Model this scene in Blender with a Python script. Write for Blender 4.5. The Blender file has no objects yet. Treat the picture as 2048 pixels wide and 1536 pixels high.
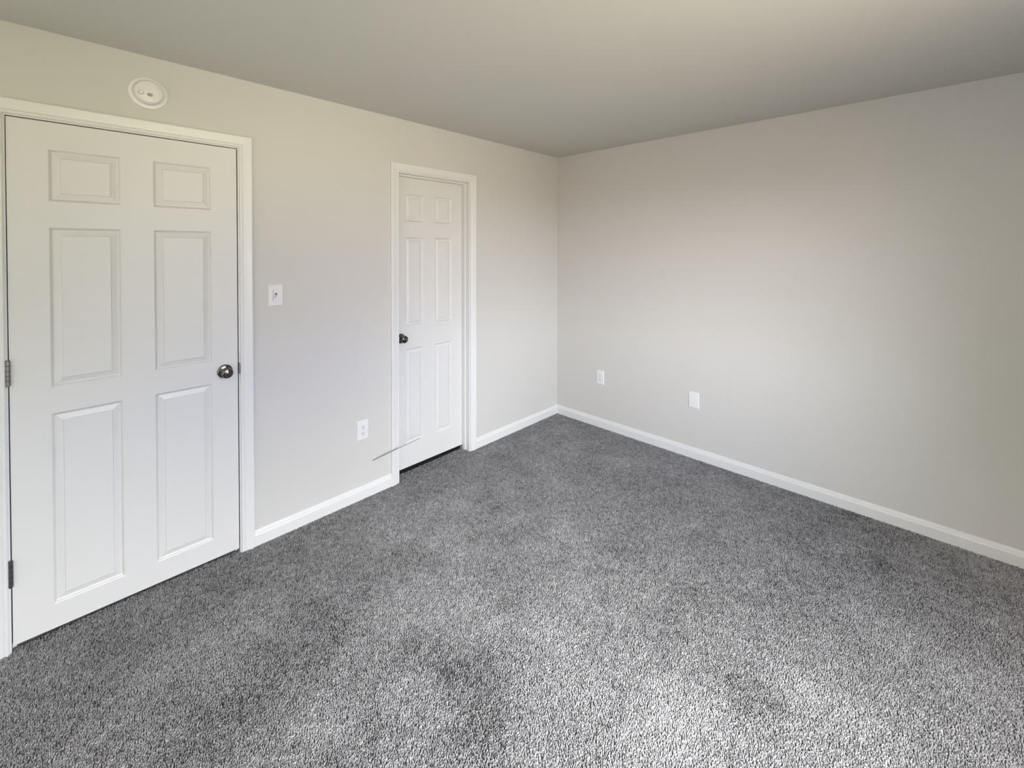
import bpy, bmesh, math, random
import numpy as np
from mathutils import Vector, Matrix, noise
S = bpy.context.scene
C = S.collection
PI = math.pi

# ------------------------------------------------------------------ camera
cam_d = bpy.data.cameras.new('camera')
cam = bpy.data.objects.new('camera', cam_d)
C.objects.link(cam)
yaw, pitch, roll = 0.766367, -0.0135045, 0.0009038
w = Vector((math.cos(yaw)*math.cos(pitch), math.sin(yaw)*math.cos(pitch), math.sin(pitch)))
r = Vector((math.sin(yaw), -math.cos(yaw), 0))
u = r.cross(w)
r2 = r*math.cos(roll) + u*math.sin(roll)
u2 = -r*math.sin(roll) + u*math.cos(roll)
M = Matrix((r2, u2, -w)).transposed().to_4x4()
M.translation = (-3.2752, -2.5503, 1.5691)
cam.matrix_world = M
cam_d.sensor_fit = 'HORIZONTAL'
cam_d.sensor_width = 36.0
cam_d.lens = 862.534/2048*36
cam_d.shift_y = -(768-509.83)/2048
cam_d.clip_start = 0.02
S.camera = cam

# ------------------------------------------------------------------ view + daylight
S.view_settings.view_transform = 'Standard'
S.view_settings.look = 'None'
S.view_settings.gamma = 1
S.view_settings.use_curve_mapping = False
S.view_settings.exposure = 0.04

W = bpy.data.worlds.new('sky')
S.world = W
W.use_nodes = True
nt = W.node_tree
nt.nodes.clear()
# daylight: four elevation bands (ground, low, middle and high sky), each varying round the compass
GROUND = [(0.648, 0.5833, 0.49), (0.0307, 0.0307, 0.0093), (0.1133, 0.106, 0.0793), (0.1153, 0.1007, 0.0793), (0.056, 0.0473, 0.0393), (0.0, 0.0047, 0.0073)]
LOW = [(0.918, 0.9073, 0.91), (0.0133, 0.0313, 0.0387), (0.0053, 0.014, 0.0653), (0.2187, 0.2273, 0.252), (0.2887, 0.292, 0.3107), (0.0, 0.0, 0.0)]
MID = [(0.4867, 0.4893, 0.5207), (0.2513, 0.266, 0.2947), (0.1787, 0.19, 0.212), (0.3053, 0.3233, 0.358), (0.2153, 0.2393, 0.296), (0.0, 0.0173, 0.0107)]
HIGH = [(0.0, 0.0, 0.0), (0.1153, 0.114, 0.1353), (0.8413, 0.8587, 0.9087), (0.3147, 0.3153, 0.3207), (0.1793, 0.1873, 0.1973), (0.2927, 0.2687, 0.2973)]
out = nt.nodes.new('ShaderNodeOutputWorld')
bg = nt.nodes.new('ShaderNodeBackground')
tc = nt.nodes.new('ShaderNodeTexCoord')
sep = nt.nodes.new('ShaderNodeSeparateXYZ')
nt.links.new(tc.outputs['Generated'], sep.inputs[0])
def wmath(op, a, c=None):
    q = nt.nodes.new('ShaderNodeMath'); q.operation = op
    for i_, v_ in enumerate((a, c)):
        if v_ is None: continue
        if isinstance(v_, (int, float)): q.inputs[i_].default_value = v_
        else: nt.links.new(v_, q.inputs[i_])
    return q.outputs[0]
def wmap(v_, a0, a1):
    q = nt.nodes.new('ShaderNodeMapRange'); q.interpolation_type = 'SMOOTHSTEP'
    q.inputs['From Min'].default_value = a0; q.inputs['From Max'].default_value = a1
    nt.links.new(v_, q.inputs['Value'])
    return q.outputs['Result']
azi = wmath('ARCTAN2', wmath('MULTIPLY', sep.outputs['X'], -1.0), wmath('MULTIPLY', sep.outputs['Y'], -1.0))
azi = wmath('DIVIDE', wmath('ADD', azi, PI/2), 1.5*PI)
STOPS = [45/270, 70/270, 90/270, 112/270, 135/270, 157/270]
def band(cols):
    q = nt.nodes.new('ShaderNodeValToRGB')
    nt.links.new(azi, q.inputs['Fac'])
    el = q.color_ramp.elements
    el[0].position = STOPS[0]; el[0].color = (*cols[0], 1)
    el[1].position = STOPS[5]; el[1].color = (*cols[5], 1)
    for p_, c_ in zip(STOPS[1:5], cols[1:5]):
        k_ = el.new(p_); k_.color = (*c_, 1)
    return q.outputs['Color']
def wmix(f, a, c):
    q = nt.nodes.new('ShaderNodeMix'); q.data_type = 'RGBA'
    nt.links.new(f, q.inputs['Factor']); nt.links.new(a, q.inputs['A']); nt.links.new(c, q.inputs['B'])
    return q.outputs['Result']
sky = wmix(wmap(sep.outputs['Z'], 0.10, 0.30), band(LOW), wmix(wmap(sep.outputs['Z'], 0.38, 0.62), band(MID), band(HIGH)))
allw = wmix(wmap(sep.outputs['Z'], -0.03, 0.03), band(GROUND), sky)
nt.links.new(allw, bg.inputs['Color'])
bg.inputs['Strength'].default_value = 150.0
nt.links.new(bg.outputs[0], out.inputs[0])

# window opening in the near wall (behind the camera)
H = 2.44
XB, YN = -4.60, -3.75          # back wall x, near wall y
WX0, WX1, WZ0, WZ1 = -3.05, -1.80, 0.75, 2.12
for px_, py_, sw_, rz_ in (((WX0+WX1)/2, YN-0.07, WX1-WX0, 0),):
    pl = bpy.data.lights.new('window_portal', 'AREA')
    pl.shape = 'RECTANGLE'
    pl.size = sw_; pl.size_y = WZ1-WZ0
    pl.cycles.is_portal = True
    po = bpy.data.objects.new('window_portal', pl)
    po.location = (px_, py_, (WZ0+WZ1)/2)
    po.rotation_euler = (PI/2, 0, rz_)
    C.objects.link(po)

# ------------------------------------------------------------------ materials
def mat(name, col, rough=0.5, metal=0.0, bump=0.0, bscale=200, spec=0.5, dist=0.001, var=0.0, vscale=1.5):
    m = bpy.data.materials.new(name)
    m.use_nodes = True
    n = m.node_tree
    b = n.nodes['Principled BSDF']
    b.inputs['Base Color'].default_value = (*col, 1)
    b.inputs['Roughness'].default_value = rough
    b.inputs['Metallic'].default_value = metal
    b.inputs['Specular IOR Level'].default_value = spec
    t = n.nodes.new('ShaderNodeTexCoord')
    if bump:
        x = n.nodes.new('ShaderNodeTexNoise')
        x.inputs['Scale'].default_value = bscale
        x.inputs['Detail'].default_value = 3
        bp = n.nodes.new('ShaderNodeBump')
        bp.inputs['Strength'].default_value = bump
        bp.inputs['Distance'].default_value = dist
        n.links.new(t.outputs['Object'], x.inputs['Vector'])
        n.links.new(x.outputs['Fac'], bp.inputs['Height'])
        n.links.new(bp.outputs[0], b.inputs['Normal'])
    if var:
        x = n.nodes.new('ShaderNodeTexNoise')
        x.inputs['Scale'].default_value = vscale
        x.inputs['Detail'].default_value = 2
        mx = n.nodes.new('ShaderNodeMix'); mx.data_type = 'RGBA'
        mx.inputs['A'].default_value = (*[c*(1-var) for c in col], 1)
        mx.inputs['B'].default_value = (*[min(1, c*(1+var)) for c in col], 1)
        n.links.new(t.outputs['Object'], x.inputs['Vector'])
        n.links.new(x.outputs['Fac'], mx.inputs['Factor'])
        n.links.new(mx.outputs['Result'], b.inputs['Base Color'])
    return m
M_wall = mat('greige_wall_paint', (0.60, 0.585, 0.555), 0.55, bump=0.12, bscale=260, spec=0.35, dist=0.0006, var=0.012)
M_ceil = mat('ceiling_paint', (0.60, 0.598, 0.562), 0.8, bump=0.15, bscale=220, spec=0.2, dist=0.0008, var=0.01)
M_trim = mat('white_trim_paint', (0.71, 0.705, 0.69), 0.38, bump=0.02, bscale=120, dist=0.0003)
M_door = mat('white_door_paint', (0.68, 0.67, 0.65), 0.42, bump=0.06, bscale=90, dist=0.0005)
M_plate = mat('white_plastic', (0.75, 0.75, 0.74), 0.3)
M_ivory = mat('alarm_plastic', (0.77, 0.75, 0.73), 0.4)
M_dark = mat('dark_slot', (0.03, 0.028, 0.025), 0.6)
M_slot = mat('grey_slot', (0.22, 0.22, 0.21), 0.6)
M_nickel = mat('satin_nickel', (0.17, 0.165, 0.155), 0.12, metal=1.0, bump=0.02, bscale=60)
M_hinge = mat('brushed_hinge_steel', (0.24, 0.23, 0.215), 0.36, metal=1.0)
M_wire = mat('grey_wire_coating', (0.25, 0.25, 0.25), 0.5)
M_base = mat('carpet_backing', (0.30, 0.30, 0.30), 0.95)
M_void = mat('unlit_room_shade', (0.03, 0.03, 0.03), 0.9)  # near-black colour stands in for the shade under and behind the doors

# carpet pile: every tuft carries its own tone of yarn, wear and painted light
M_pile = bpy.data.materials.new('grey_carpet_yarn')
M_pile.use_nodes = True
n = M_pile.node_tree
b = n.nodes['Principled BSDF']
b.inputs['Roughness'].default_value = 0.85
b.inputs['Specular IOR Level'].default_value = 0.25
at = n.nodes.new('ShaderNodeAttribute'); at.attribute_name = 'tone'
cr = n.nodes.new('ShaderNodeValToRGB')
ce = cr.color_ramp.elements
ce[0].position = 0.0; ce[0].color = (0.059, 0.059, 0.059, 1)
ce[1].position = 1.0; ce[1].color = (0.488, 0.485, 0.492, 1)
k = ce.new(0.35); k.color = (0.218, 0.216, 0.22, 1)
k = ce.new(0.75); k.color = (0.35, 0.347, 0.354, 1)
n.links.new(at.outputs['Fac'], cr.inputs['Fac'])
n.links.new(cr.outputs['Color'], b.inputs['Base Color'])

# ------------------------------------------------------------------ helpers
def obj(name, bm, m, parent=None, smooth=False, bevel=0.0, seg=2):
    me = bpy.data.meshes.new(name)
    bmesh.ops.remove_doubles(bm, verts=bm.verts, dist=1e-6)
    bmesh.ops.recalc_face_normals(bm, faces=bm.faces)
    bm.to_mesh(me); bm.free()
    me.materials.append(m)
    o = bpy.data.objects.new(name, me)
    C.objects.link(o)
    if parent: o.parent = parent
    if smooth:
        for p in me.polygons: p.use_smooth = True
        me.set_sharp_from_angle(angle=math.radians(38))
    if bevel:
        bv = o.modifiers.new('bevel', 'BEVEL')
        bv.width = bevel; bv.segments = seg; bv.limit_method = 'ANGLE'; bv.angle_limit = math.radians(50)
    return o
def box(bm, x0, x1, y0, y1, z0, z1):
    v = [bm.verts.new((x, y, z)) for x in (x0, x1) for y in (y0, y1) for z in (z0, z1)]
    for f in ((0,1,3,2), (4,6,7,5), (0,4,5,1), (2,3,7,6), (0,2,6,4), (1,5,7,3)):
        bm.faces.new([v[i] for i in f])
def tag(o, label, cat, kind=None, group=None):
    o['label'] = label; o['category'] = cat
    if kind: o['kind'] = kind
    if group: o['group'] = group
    return o
def empty(name, loc, rz=0):
    o = bpy.data.objects.new(name, None)
    o.empty_display_size = 0.05
    o.location = loc; o.rotation_euler = (0, 0, rz)
    C.objects.link(o)
    return o
def lathe(bm, prof, seg=48, cx=0, cz=0):
    """revolve (radius, y) profile about the -Y axis through (cx, cz)"""
    rings = []
    for rad, y in prof:
        if rad < 1e-6:
            rings.append([bm.verts.new((cx, y, cz))])
        else:
            rings.append([bm.verts.new((cx+rad*math.cos(2*PI*i/seg), y, cz+rad*math.sin(2*PI*i/seg))) for i in range(seg)])
    for a, c in zip(rings, rings[1:]):
        if len(a) == 1 and len(c) == 1: continue
        for i in range(seg):
            j = (i+1) % seg
            if len(a) == 1: bm.faces.new((a[0], c[i], c[j]))
            elif len(c) == 1: bm.faces.new((a[i], c[0], a[j]))
            else: bm.faces.new((a[i], c[i], c[j], a[j]))
def rings_rect(bm, x0, x1, z0, z1, prof, cap=True):
    """nested rectangles: prof = [(inset, y)]"""
    prev = None
    for ins, y in prof:
        ring = [bm.verts.new(c) for c in ((x0+ins, y, z0+ins), (x1-ins, y, z0+ins), (x1-ins, y, z1-ins), (x0+ins, y, z1-ins))]
        if prev:
            for i in range(4):
                j = (i+1) % 4
                bm.faces.new((prev[i], prev[j], ring[j], ring[i]))
        prev = ring
    if cap: bm.faces.new(prev)

# ------------------------------------------------------------------ room shell
T = 0.115
D1L, D1R, D1T = -3.430, -2.655, 2.083      # finished openings (inside the jambs)
D2L, D2R, D2T = -1.719, -1.103, 2.080
J = 0.019                                   # jamb board
FZ = -0.014                                 # sub-floor level: the pile stands on it, its tips reach z = 0

bm = bmesh.new(); box(bm, XB-T, T, YN-T, 0.10, FZ-0.1, FZ)
tag(obj('floor', bm, M_base), 'floor of the empty room under the grey carpet', 'floor', 'structure')
bm = bmesh.new(); box(bm, XB-T, T, 0.10, 1.2, FZ-0.1, FZ)
tag(obj('floor', bm, M_void), 'floor of the unlit space behind the doors, shade painted in as near-black', 'floor', 'structure')
bm = bmesh.new(); box(bm, XB-T, T, YN-T, 1.2, H, H+0.12)
tag(obj('ceiling', bm, M_ceil), 'flat greige painted ceiling of the room', 'ceiling', 'structure')
bm = bmesh.new()
for a, c, z0 in ((XB-T, D1L-J, FZ), (D1L-J, D1R+J, D1T+J), (D1R+J, D2L-J, FZ), (D2L-J, D2R+J, D2T+J), (D2R+J, T, FZ)):
    box(bm, a, c, 0, T, z0, H)
tag(obj('wall_left', bm, M_wall), 'greige wall with the two white panel doors', 'wall', 'structure')
bm = bmesh.new(); box(bm, 0, T, YN-T, 0, FZ, H)
tag(obj('wall_right', bm, M_wall), 'blank greige wall to the right of the corner', 'wall', 'structure')
bm = bmesh.new(); box(bm, XB-T, XB, YN-T, 0, FZ, H)
tag(obj('wall_back', bm, M_wall), 'greige wall beyond the left edge of the picture', 'wall', 'structure')
bm = bmesh.new()
for a, c, z0, z1 in ((XB, WX0, FZ, H), (WX1, 0, FZ, H), (WX0, WX1, FZ, WZ0), (WX0, WX1, WZ1, H)):
    box(bm, a, c, YN-T, YN, z0, z1)
tag(obj('wall_near', bm, M_wall), 'greige wall with the window, behind the camera', 'wall', 'structure')
bm = bmesh.new()
box(bm, XB-T, T, 1.2, 1.3, FZ-0.1, H+0.12)
box(bm, XB-T-0.1, XB-T, T, 1.3, FZ-0.1, H+0.12)
box(bm, T, T+0.1, T, 1.3, FZ-0.1, H+0.12)
tag(obj('wall_hall', bm, M_void), 'unlit hallway wall behind the closed doors', 'wall', 'structure')

# window behind the camera (lights the room)
def window(name, loc, rz, hw, label):
    win = tag(empty(name, loc, rz), label, 'window', 'structure')
    hh = WZ1-WZ0
    bm = bmesh.new()
    for a, c, z0, z1 in ((-hw, -hw+0.04, 0, hh), (hw-0.04, hw, 0, hh), (-hw+0.04, hw-0.04, 0, 0.04), (-hw+0.04, hw-0.04, hh-0.04, hh), (-hw+0.04, hw-0.04, hh/2-0.02, hh/2+0.02)):
        box(bm, a, c, -0.09, -0.05, z0, z1)
    obj('window_frame', bm, M_trim, win)
    bm = bmesh.new(); box(bm, -hw-0.05, hw+0.05, -0.0, 0.045, -0.03, -0.005)
    obj('window_sill', bm, M_trim, win, bevel=0.003)
    bm = bmesh.new()
    for s in (-1, 1): box(bm, min(s*hw, s*(hw+0.058)), max(s*hw, s*(hw+0.058)), 0, 0.016, 0, hh+0.058)
    box(bm, -hw, hw, 0, 0.016, hh, hh+0.058)
    obj('window_casing', bm, M_trim, win, bevel=0.003)
window('window_1', ((WX0+WX1)/2, YN, WZ0), 0, (WX1-WX0)/2, 'double-hung window in the wall behind the camera')

# ------------------------------------------------------------------ door casings + jambs (trim)
CAS = [(0.0, 0.0), (0.0, -0.008), (0.003, -0.0105), (0.011, -0.0105), (0.0135, -0.0085), (0.017, -0.011), (0.030, -0.0135), (0.044, -0.0155), (0.052, -0.0165), (0.0565, -0.0155), (0.058, -0.0130), (0.058, 0.0)]
def casing(bm, xl, xr, zt, z0=FZ):
    rows = []
    for wd, y in CAS:
        rows.append([bm.verts.new(c) for c in ((xl-wd, y, z0), (xl-wd, y, zt+wd), (xr+wd, y, zt+wd), (xr+wd, y, z0))])
    for a, c in zip(rows, rows[1:]):
        for i in range(3): bm.faces.new((a[i], a[i+1], c[i+1], c[i]))
    for i in (0, 3): bm.faces.new([q[i] for q in rows])
def jambs(bm, L, R_, Tp, ys0, ys1):
    box(bm, L-J, L, 0, T, FZ, Tp+J); box(bm, R_, R_+J, 0, T, FZ, Tp+J); box(bm, L, R_, 0, T, Tp, Tp+J)
    s = 0.011
    box(bm, L, L+s, ys0, ys1, FZ, Tp); box(bm, R_-s, R_, ys0, ys1, FZ, Tp); box(bm, L+s, R_-s, ys0, ys1, Tp-s, Tp)
RV = 0.006
for i, (L, R_, Tp, y0, y1, lab) in enumerate(((D1L, D1R, D1T, 0.042, 0.080, 'white casing and jamb around the wide door at the left edge'), (D2L, D2R, D2T, 0.040, 0.076, 'white casing and deep jamb around the narrow recessed door'))):
    t = tag(empty('trim_%d' % (i+1), ((L+R_)/2, 0, 0)), lab, 'door frame', 'structure')
    ox = -(L+R_)/2
    bm = bmesh.new(); casing(bm, L-RV+ox, R_+RV+ox, Tp+RV)
    obj('casing', bm, M_trim, t)
    bm = bmesh.new(); jambs(bm, L+ox, R_+ox, Tp, y0, y1)
    obj('jamb', bm, M_trim, t, bevel=0.0012)
    if i == 0:
        bm = bmesh.new(); box(bm, R_+ox-0.0012, R_+ox+0.0055, -0.0022, 0.03, 0.925, 0.982)
        q = obj('strike_plate', bm, M_hinge, t); q['label'] = 'dark metal strike plate'

# ------------------------------------------------------------------ doors
def leaf(bm, x0, x1, z0, z1, cols, rows, yf, th=0.035):
    xs = sorted({x0, x1, *[a for c in cols for a in c]})
    zs = sorted({z0, z1, *[a for c in rows for a in c]})
    prof = [(0, yf), (0.0035, yf+0.0022), (0.0075, yf+0.0085), (0.0105, yf+0.0100), (0.0135, yf+0.0098), (0.0335, yf+0.0042), (0.0350, yf+0.0012)]
    for a, c in zip(xs, xs[1:]):
        for d, f in zip(zs, zs[1:]):
            if (a, c) in cols and (d, f) in rows:
                rings_rect(bm, a, c, d, f, prof)
            else:
                bm.faces.new([bm.verts.new(q) for q in ((a, yf, d), (c, yf, d), (c, yf, f), (a, yf, f))])
    yb = yf+th
    for q in (((x0, yb, z0), (x1, yb, z0), (x1, yb, z1), (x0, yb, z1)),
              ((x0, yf, z0), (x0, yb, z0), (x0, yb, z1), (x0, yf, z1)),
              ((x1, yf, z0), (x1, yb, z0), (x1, yb, z1), (x1, yf, z1)),
              ((x0, yf, z0), (x1, yf, z0), (x1, yb, z0), (x0, yb, z0)),
              ((x0, yf, z1), (x1, yf, z1), (x1, yb, z1), (x0, yb, z1))):
        bm.faces.new([bm.verts.new(p) for p in q])
def knob(parent, x, z, yf, button=True):
    bm = bmesh.new()
    lathe(bm, [(0.0, yf), (0.0335, yf), (0.0338, yf-0.002), (0.0332, yf-0.0050), (0.0310, yf-0.0072), (0.024, yf-0.0088), (0.0165, yf-0.0100), (0.0145, yf-0.0112), (0.0130, yf-0.0145), (0.0, yf-0.0145)], 56, x, z)
    rose = obj('rose', bm, M_nickel, None, smooth=True)
    bm = bmesh.new()
    lathe(bm, [(0.0, yf-0.012), (0.0115, yf-0.012), (0.0105, yf-0.022), (0.0115, yf-0.030), (0.016, yf-0.0345), (0.0222, yf-0.0385), (0.0255, yf-0.0445), (0.0262, yf-0.051), (0.0245, yf-0.0565), (0.0215, yf-0.0602), (0.0180, yf-0.0620), (0.0160, yf-0.0622), (0.0148, yf-0.0610), (0.0130, yf-0.0608), (0.0105, yf-0.0620), (0.0, yf-0.0626)], 56, x, z)
    kb = obj('door_knob', bm, M_nickel, parent, smooth=True)
    kb['label'] = 'round satin nickel knob'
    rose.parent = kb
    bm = bmesh.new()
    lathe(bm, [(0.0, yf-0.060), (0.0085, yf-0.060), (0.0085, yf-0.0632), (0.0070, yf-0.0642), (0.0, yf-0.0650)], 32, x, z)
    if button: box(bm, x-0.0065, x+0.0065, yf-0.0685, yf-0.064, z-0.0016, z+0.0016)
    obj('knob_button', bm, M_nickel, kb, smooth=True)
    return kb
def hinge(parent, x, z0, z1, y):
    bm = bmesh.new()
    n5 = 5; g = 0.0006; L = (z1-z0)/n5; rad = 0.0068
    for i in range(n5):
        a, c = z0+i*L+g, z0+(i+1)*L-g
        v0 = [bm.verts.new((x+rad*math.cos(2*PI*k/20), y+rad*math.sin(2*PI*k/20), a)) for k in range(20)]
        v1 = [bm.verts.new((v.co.x, v.co.y, c)) for v in v0]
        for k in range(20): bm.faces.new((v0[k], v0[(k+1) % 20], v1[(k+1) % 20], v1[k]))
        bm.faces.new(v0[::-1]); bm.faces.new(v1)
    hg = obj('hinge', bm, M_hinge, parent, smooth=True)
    hg['label'] = 'dark steel hinge barrel'
    bm = bmesh.new()
    box(bm, x-0.0012, x+0.0012, y, y+0.034, z0, z1)
    obj('hinge_leaf', bm, M_hinge, hg)
    bm = bmesh.new()
    for za, zb in ((z0-0.003, z0+0.001), (z1-0.001, z1+0.003)):
        v0 = [bm.verts.new((x+0.0048*math.cos(2*PI*k/16), y+0.0048*math.sin(2*PI*k/16), za)) for k in range(16)]
        v1 = [bm.verts.new((v.co.x, v.co.y, zb)) for v in v0]
        for k in range(16): bm.faces.new((v0[k], v0[(k+1) % 16], v1[(k+1) % 16], v1[k]))
        bm.faces.new(v0[::-1]); bm.faces.new(v1)
    obj('hinge_pin', bm, M_hinge, hg, smooth=True)
ROWS = ((0.118, 0.900), (1.006, 1.655), (1.760, 1.970))
d = tag(empty('door_1', (-3.0, 0, 0)), 'wide white six-panel door at the left edge, hinges visible', 'door', 'structure')
bm = bmesh.new()
leaf(bm, D1L+0.0035+3.0, D1R-0.005+3.0, 0.020, D1T-0.0045, ((-3.317+3.0, -3.100+3.0), (-2.990+3.0, -2.768+3.0)), ROWS, 0.001)
obj('door_leaf', bm, M_door, d, bevel=0)
knob(d, -2.717+3.0, 0.951, 0.001)
hinge(d, D1L+0.001+3.0, 1.040, 1.136, -0.0072)
hinge(d, D1L+0.001+3.0, 0.258, 0.358, -0.0072)
d = tag(empty('door_2', (-1.4, 0, 0)), 'narrow white six-panel door set back in its frame', 'door', 'structure')
bm = bmesh.new()
ROWS2 = ((0.198, 0.864), (1.024, 1.651), (1.760, 1.957))
leaf(bm, D2L+0.003+1.4, D2R-0.003+1.4, 0.029, D2T-0.003, ((-1.620+1.4, -1.469+1.4), (-1.368+1.4, -1.214+1.4)), ROWS2, 0.078)
obj('door_leaf', bm, M_door, d)
knob(d, -1.659+1.4, 0.948, 0.078, button=False)

# ------------------------------------------------------------------ baseboards
BB = [(0.0, FZ), (-0.0125, FZ), (-0.0125, 0.050), (-0.0118, 0.0535), (-0.0095, 0.057), (-0.0080, 0.063), (-0.0062, 0.070), (-0.0040, 0.0755), (-0.0030, 0.079), (0.0, 0.079)]
def board(name, p0, p1, nrm, label, m0=0.0, m1=0.0):
    """profile swept from p0 to p1 against a wall; nrm points into the room; m0/m1 mitre slope at the ends"""
    bm = bmesh.new()
    d = (Vector(p1)-Vector(p0)).normalized()
    nv = Vector(nrm)
    A = []; B = []
    for off, z in BB:
        a = Vector(p0)+nv*(-off)+d*(-off*m0); c = Vector(p1)+nv*(-off)-d*(-off*m1)
        A.append(bm.verts.new((a.x, a.y, z))); B.append(bm.verts.new((c.x, c.y, z)))
    for i in range(len(BB)-1): bm.faces.new((A[i], A[i+1], B[i+1], B[i]))
    bm.faces.new((A[-1], A[0], B[0], B[-1]))
    bm.faces.new(A); bm.faces.new(B[::-1])
    return tag(obj(name, bm, M_trim), label, 'baseboard', 'structure')
cw = RV+0.058
board('baseboard_left', (D1R+cw, 0, 0), (D2L-cw, 0, 0), (0, -1, 0), 'white baseboard on the wall between the two doors')
board('baseboard_left', (D2R+cw, 0, 0), (0, 0, 0), (0, -1, 0), 'short white baseboard from the narrow door to the corner', m1=1)
board('baseboard_left', (XB, 0, 0), (D1L-cw, 0, 0), (0, -1, 0), 'white baseboard left of the wide door', m0=1)
board('baseboard_right', (0, 0, 0), (0, YN, 0), (-1, 0, 0), 'long white baseboard along the blank right wall', m0=1, m1=1)
board('baseboard_near', (0, YN, 0), (XB, YN, 0), (0, 1, 0), 'white baseboard under the window behind the camera', m0=1, m1=1)
board('baseboard_back', (XB, YN, 0), (XB, 0, 0), (1, 0, 0), 'white baseboard on the wall beyond the left edge', m0=1, m1=1)

# ------------------------------------------------------------------ wall plates (local: plate on the XZ plane, facing -Y)
def plate_mesh(wd, ht, t=0.0055):
    bm = bmesh.new()
    rings_rect(bm, -wd/2, wd/2, -ht/2, ht/2, [(0, 0), (0, -0.0015), (0.0015, -0.0038), (0.005, -t), (0.0062, -t)])
    return bm
def screw(parent, x, z, y=-0.0055):
    bm = bmesh.new(); lathe(bm, [(0, y), (0.0033, y), (0.0030, y-0.0009), (0, y-0.0012)], 20, x, z)
    s = obj('screw', bm, M_plate, parent, smooth=True)
    bm = bmesh.new(); box(bm, x-0.0026, x+0.0026, y-0.0014, y-0.0008, z-0.0005, z+0.0005)
    obj('screw_slot', bm, M_slot, s)
def duplex(loc, rz, label):
    t = tag(empty('power_outlet', loc, rz), label, 'outlet')
    obj('cover_plate', plate_mesh(0.076, 0.122), M_plate, t)
    for sz in (0.0195, -0.0195):
        bm = bmesh.new()
        pts = []
        for k in range(40):
            a = 2*PI*k/40
            pts.append((0.0172*math.cos(a), max(-0.0142, min(0.0142, 0.0172*math.sin(a)))+sz))
        v0 = [bm.verts.new((x, -0.005, z)) for x, z in pts]
        v1 = [bm.verts.new((x*0.97, -0.0072, (z-sz)*0.97+sz)) for x, z in pts]
        for k in range(40): bm.faces.new((v0[k], v0[(k+1) % 40], v1[(k+1) % 40], v1[k]))
        bm.faces.new(v1)
        rc = obj('receptacle', bm, M_plate, t)
        bm = bmesh.new()
        box(bm, -0.0075, -0.0050, -0.0075, -0.0071, sz-0.001, sz+0.008)
        box(bm, 0.0050, 0.0073, -0.0075, -0.0071, sz, sz+0.0075)
        lathe(bm, [(0, -0.0071), (0.0030, -0.0071), (0.0030, -0.0075), (0, -0.0075)], 16, 0, sz-0.0075)
        sl = obj('socket_holes', bm, M_dark, rc); sl['label'] = 'dark plug slots'
    screw(t, 0, 0)
    return t
duplex((-1.980, 0, 0.430), 0, 'white duplex outlet low on the wall between the two doors')
duplex((0, -0.482, 0.437), -PI/2, 'small white duplex outlet on the right wall, nearer the corner')
t = tag(empty('blank_wall_plate', (0, -1.297, 0.4355), -PI/2), 'blank white cover plate on the right wall, farther from the corner', 'wall plate')
obj('cover_plate', plate_mesh(0.078, 0.120), M_plate, t)
bm = bmesh.new(); rings_rect(bm, -0.0175, 0.0175, -0.034, 0.034, [(0, -0.0050), (0, -0.0060), (0.0008, -0.0066)])
obj('insert', bm, M_plate, t)
for z in (-0.044, 0.044): screw(t, 0, z)

t = tag(empty('light_switch', (-2.479, 0, 1.318), 0), 'white toggle light switch beside the wide door frame', 'light switch')
obj('cover_plate', plate_mesh(0.074, 0.119, 0.0065), M_plate, t)
bm = bmesh.new(); box(bm, -0.0062, 0.0062, -0.0067, -0.0060, -0.0125, 0.0125)
q = obj('toggle_slot', bm, M_slot, t); q['label'] = 'grey toggle slot'
bm = bmesh.new()
v = [bm.verts.new(c) for c in ((-0.0045, -0.004, -0.010), (0.0045, -0.004, -0.010), (0.0045, -0.004, 0.002), (-0.0045, -0.004, 0.002),
                                (-0.0038, -0.0185, -0.0135), (0.0038, -0.0185, -0.0135), (0.0038, -0.0165, -0.0065), (-0.0038, -0.0165, -0.0065))]
for f in ((0,1,2,3), (4,5,6,7), (0,1,5,4), (1,2,6,5), (2,3,7,6), (3,0,4,7)): bm.faces.new([v[i] for i in f])
obj('toggle', bm, M_plate, t, bevel=0.001)
bm = bmesh.new(); box(bm, -0.0155, -0.0135, -0.0068, -0.0062, -0.031, 0.029)
q = obj('dimmer_slot', bm, M_slot, t); q['label'] = 'thin grey slider slot'
screw(t, 0, 0.0303, -0.0065); screw(t, 0, -0.0303, -0.0065)

# ------------------------------------------------------------------ smoke alarm
t = tag(empty('smoke_alarm', (-3.004, 0, 2.272), 0), 'round white smoke alarm on the wall above the wide door', 'smoke alarm')
bm = bmesh.new()
lathe(bm, [(0, 0), (0.0700, 0), (0.0705, -0.002), (0.0695, -0.0055), (0.066, -0.0075), (0.052, -0.0075), (0, -0.0075)], 72)
obj('mounting_base', bm, M_ivory, t, smooth=True)
bm = bmesh.new()
lathe(bm, [(0.0, -0.006), (0.0550, -0.006), (0.0556, -0.010), (0.0548, -0.018), (0.0515, -0.0285), (0.0482, -0.0338), (0.0445, -0.0360), (0.030, -0.0372), (0, -0.0378)], 72)
cov = obj('cover', bm, M_ivory, t, smooth=True)
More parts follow.
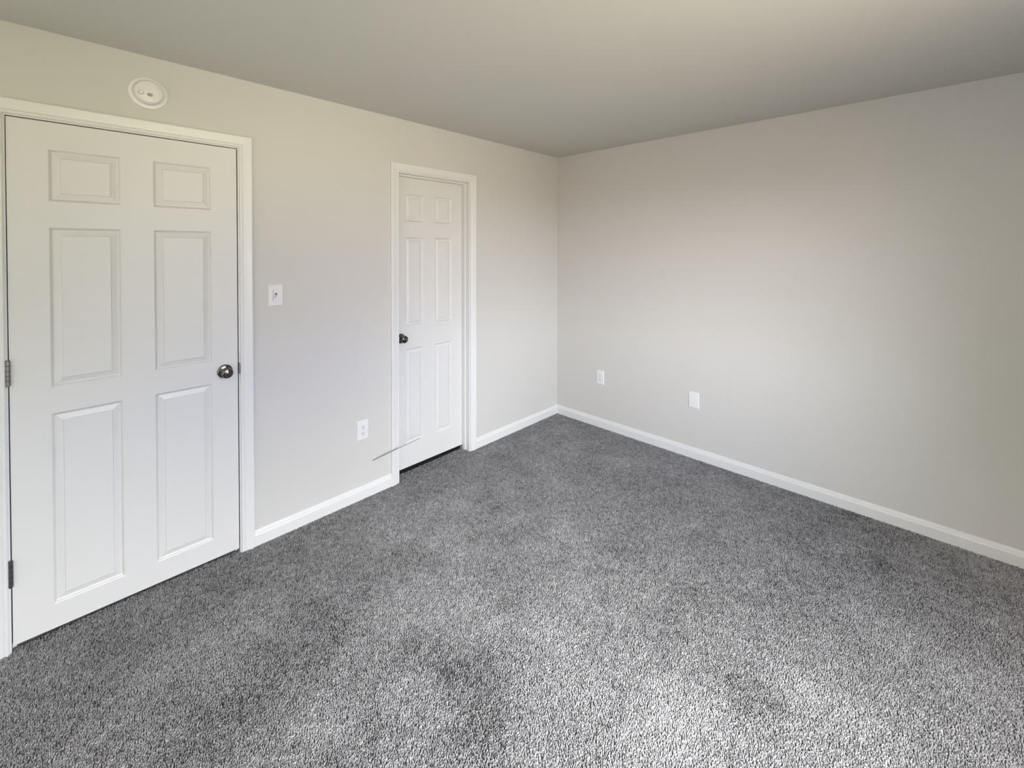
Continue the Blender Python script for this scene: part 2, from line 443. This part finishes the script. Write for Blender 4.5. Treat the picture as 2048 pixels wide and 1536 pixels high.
# raised crescent at the lower left of the cover
bm = bmesh.new()
ctr = Vector((-0.024, -0.030)); R1 = 0.0430; R0 = 0.0450
pts = []
for k in range(72):
    a = 2*PI*k/72
    p_ = Vector((R0*math.cos(a), R0*math.sin(a)))
    dv = p_-ctr
    if dv.length > R1: p_ = ctr+dv*(R1/dv.length)
    pts.append(p_)
cen = sum(pts, Vector((0, 0)))/72
def face_y(p): 
    q = p.length
    return -0.0378+0.0006*(q/0.03)**2 if q < 0.044 else -0.0362+(q-0.044)*0.45
v0 = [bm.verts.new((p_.x, face_y(p_)+0.002, p_.y)) for p_ in pts]
v1 = [bm.verts.new((p_.x, face_y(p_)-0.0022, p_.y)) for p_ in pts]
v2 = [bm.verts.new((cen.x+(p_.x-cen.x)*0.96, face_y(p_)-0.0032, cen.y+(p_.y-cen.y)*0.96)) for p_ in pts]
c0 = bm.verts.new((cen.x, -0.0408, cen.y))
for k in range(72):
    j = (k+1) % 72
    bm.faces.new((v0[k], v0[j], v1[j], v1[k])); bm.faces.new((v1[k], v1[j], v2[j], v2[k])); bm.faces.new((v2[k], v2[j], c0))
obj('sounder_panel', bm, M_ivory, cov, smooth=True)
bm = bmesh.new(); bx_, bz_ = -0.029, -0.010
lathe(bm, [(0, -0.036), (0.0098, -0.036), (0.0098, -0.0405), (0.0085, -0.0408)], 24, bx_, bz_)
q = obj('button_gap', bm, M_slot, cov)
bm = bmesh.new()
lathe(bm, [(0, -0.036), (0.0080, -0.036), (0.0080, -0.0418), (0.0068, -0.0428), (0, -0.0430)], 24, bx_+0.0004, bz_+0.0006)
obj('test_button', bm, M_ivory, t, smooth=True)
bm = bmesh.new()
for i in range(-2, 3):
    for j in range(-1, 2):
        if abs(i)+abs(j) > 2: continue
        hx = 0.0015+i*0.0046+j*0.0010; hz = -0.0150+j*0.0050-i*0.0008
        lathe(bm, [(0, -0.0380), (0.0019, -0.0380), (0.0019, -0.0415), (0, -0.0415)], 12, hx, hz)
q = obj('sounder_holes', bm, M_dark, cov); q['label'] = 'cluster of dark sounder holes'
bm = bmesh.new()
lathe(bm, [(0, -0.035), (0.0017, -0.035), (0.0017, -0.0372), (0, -0.0376)], 12, 0.033, 0.020)
q = obj('indicator_light', bm, M_slot, cov)

# ------------------------------------------------------------------ thin grey wire beside the narrow door
def tube(bm, pts, rad, seg=10):
    prev = None
    n_ = len(pts)
    for i, p_ in enumerate(pts):
        d_ = (Vector(pts[min(i+1, n_-1)])-Vector(pts[max(i-1, 0)])).normalized()
        a = d_.cross(Vector((0, 0, 1))).normalized(); c = d_.cross(a)
        rr = rad[i] if isinstance(rad, list) else rad
        ring = [bm.verts.new(Vector(p_)+a*rr*math.cos(2*PI*k/seg)+c*rr*math.sin(2*PI*k/seg)) for k in range(seg)]
        if prev:
            for k in range(seg): bm.faces.new((prev[k], prev[(k+1) % seg], ring[(k+1) % seg], ring[k]))
        else: bm.faces.new(ring[::-1])
        prev = ring
    bm.faces.new(prev)
bm = bmesh.new()
P0 = Vector((-1.9155, -0.002, 0.2125)); P1 = Vector((-1.603, -0.070, 0.280))
tube(bm, [P0.lerp(P1, k/12) for k in range(13)], [0.0034-0.0016*k/12 for k in range(13)])
wr = obj('wire', bm, M_wire, smooth=True)
tag(wr, 'thin grey wire sticking out low from the wall across the narrow door frame', 'wire')

# ------------------------------------------------------------------ carpet pile
def vnoise(x, y, seed, sc):
    """smooth value noise on a random lattice, vectorised"""
    rs = np.random.RandomState(seed); G = rs.rand(128, 128)
    X = x*sc+37.1; Y = y*sc+53.7
    xi = np.floor(X).astype(int); yi = np.floor(Y).astype(int)
    fx = X-xi; fy = Y-yi
    fx = fx*fx*(3-2*fx); fy = fy*fy*(3-2*fy)
    g = lambda a, c: G[a % 128, c % 128]
    return (g(xi, yi)*(1-fx)+g(xi+1, yi)*fx)*(1-fy)+(g(xi, yi+1)*(1-fx)+g(xi+1, yi+1)*fx)*fy
def fbm(x, y, seed, sc, o=4):
    s = 0; a = 1; t_ = 0
    for i in range(o):
        s = s+a*vnoise(x, y, seed+i, sc*2**i); t_ += a; a *= 0.55
    return s/t_
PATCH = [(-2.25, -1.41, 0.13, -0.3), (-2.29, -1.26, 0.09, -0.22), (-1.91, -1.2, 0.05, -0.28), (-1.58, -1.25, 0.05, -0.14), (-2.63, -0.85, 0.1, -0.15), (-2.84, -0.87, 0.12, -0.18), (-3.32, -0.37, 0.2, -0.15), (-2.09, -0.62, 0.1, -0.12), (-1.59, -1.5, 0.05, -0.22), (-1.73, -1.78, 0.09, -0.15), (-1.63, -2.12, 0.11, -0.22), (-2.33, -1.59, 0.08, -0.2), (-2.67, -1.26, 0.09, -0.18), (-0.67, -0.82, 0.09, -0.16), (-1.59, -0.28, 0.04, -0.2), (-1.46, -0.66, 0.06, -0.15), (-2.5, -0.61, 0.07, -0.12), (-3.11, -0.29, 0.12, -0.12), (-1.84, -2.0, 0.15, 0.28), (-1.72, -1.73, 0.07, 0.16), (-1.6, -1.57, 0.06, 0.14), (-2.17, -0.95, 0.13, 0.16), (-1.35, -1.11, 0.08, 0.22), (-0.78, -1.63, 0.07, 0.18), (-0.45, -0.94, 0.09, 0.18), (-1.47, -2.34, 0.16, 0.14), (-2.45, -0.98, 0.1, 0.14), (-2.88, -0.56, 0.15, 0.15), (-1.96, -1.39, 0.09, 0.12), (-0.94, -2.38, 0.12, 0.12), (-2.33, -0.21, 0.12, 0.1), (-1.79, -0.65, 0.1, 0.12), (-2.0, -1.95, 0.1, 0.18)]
PATCH += [(-2.6, -1.12, 0.16, 0.24), (-2.87, -0.44, 0.2, 0.14), (-0.95, -2.56, 0.2, 0.16), (-0.35, -2.27, 0.22, 0.1), (-1.66, -1.4, 0.15, 0.08), (-0.63, -1.85, 0.2, 0.07), (-3.35, -0.34, 0.2, 0.09), (-1.09, -2.69, 0.2, 0.06), (-2.07, -1.17, 0.1, 0.08)]  # lighter patches painted into the pile tone where the daylight falls off
def pile():
    rs = np.random.RandomState(7)
    sp = 0.0046
    nx = int((0-XB)/sp); ny = int((0-YN)/sp)
    gx, gy = np.meshgrid(np.arange(nx), np.arange(ny), indexing='ij')
    x = XB+(gx.ravel()+0.5+rs.uniform(-.48, .48, nx*ny))*sp
    y = YN+(gy.ravel()+0.5+rs.uniform(-.48, .48, nx*ny))*sp
    # strips of carpet running under the two doors
    ex = []; ey = []
    for a, c, dd in ((D1L, D1R, 0.022), (D2L, D2R, 0.086)):
        m_ = int((c-a)*(dd+0.01)/sp/sp)
        ex.append(rs.uniform(a+0.002, c-0.002, m_)); ey.append(rs.uniform(-0.01, dd, m_))
    keep = (y < -0.010) & (x < -0.012) & (x > XB+0.012) & (y > YN+0.012)
    keep &= ((x > -4.0) & (y > -3.25)) | (rs.rand(nx*ny) < 0.45)      # thinner far behind the camera
    x = np.concatenate([x[keep]]+ex); y = np.concatenate([y[keep]]+ey)
    N = len(x)
    # brushed patches: the pile leans differently from patch to patch
    big = fbm(x, y, 11, 1.6, 5)
    mid = fbm(x, y, 31, 7.0, 3)
    fine = fbm(x, y, 51, 60.0, 2)
    wx = x+0.10*(fbm(x, y, 71, 9.0, 3)-0.5); wy = y+0.10*(fbm(x, y, 81, 9.0, 3)-0.5)
    trod_lit = np.zeros(N)                                     # trodden and brushed-up spots, plus lifts painted in for light
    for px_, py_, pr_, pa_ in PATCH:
        trod_lit += pa_*np.exp(-(((wx-px_)**2+(wy-py_)**2)/(pr_*pr_))**1.3)
    ang = 2*PI*(big*1.5+mid*0.6)+rs.normal(0, 0.8, N)
    lean = 0.0010+0.0042*mid*rs.rand(N)+np.clip(-trod_lit, 0, 1)*0.004
    h = 0.0112+0.0030*rs.rand(N)+0.0025*(fine-0.5)-np.clip(-trod_lit, 0, 1)*0.004*rs.rand(N)
    tone = 0.56+0.42*(big-0.5)+0.34*(mid-0.5)+0.45*(fine-0.5)+0.75*trod_lit+rs.normal(0, 0.15, N)
    dk = rs.rand(N) < 0.09
    tone[dk] -= 0.38
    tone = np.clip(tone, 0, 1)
    rad = 0.0024+0.0006*rs.rand(N)
    rot = rs.uniform(0, 2*PI, N)
    tx = x+lean*np.cos(ang); ty = y+lean*np.sin(ang)
    co = np.empty((N, 6, 3), np.float32)
    for k in range(3):
        a = rot+2*PI*k/3
        co[:, k, 0] = x+rad*np.cos(a); co[:, k, 1] = y+rad*np.sin(a); co[:, k, 2] = FZ
        co[:, k+3, 0] = tx+rad*0.72*np.cos(a); co[:, k+3, 1] = ty+rad*0.72*np.sin(a)
        co[:, k+3, 2] = FZ+h-0.0012*rs.rand(N)
    tri = np.array([(0, 1, 4), (0, 4, 3), (1, 2, 5), (1, 5, 4), (2, 0, 3), (2, 3, 5), (3, 4, 5)], np.int32)
    idx = (np.arange(N, dtype=np.int32)[:, None, None]*6+tri[None]).reshape(-1)
    me = bpy.data.meshes.new('carpet_pile')
    nf = N*len(tri)
    me.vertices.add(N*6); me.vertices.foreach_set('co', co.reshape(-1))
    me.loops.add(nf*3); me.loops.foreach_set('vertex_index', idx)
    me.polygons.add(nf); me.polygons.foreach_set('loop_start', np.arange(0, nf*3, 3, dtype=np.int32))
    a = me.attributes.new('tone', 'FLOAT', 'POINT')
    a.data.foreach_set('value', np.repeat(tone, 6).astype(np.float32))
    me.update()
    me.materials.append(M_pile)
    o = bpy.data.objects.new('carpet_pile', me); C.objects.link(o)
    tag(o, 'mottled grey plush carpet pile covering the whole floor', 'carpet', 'stuff')
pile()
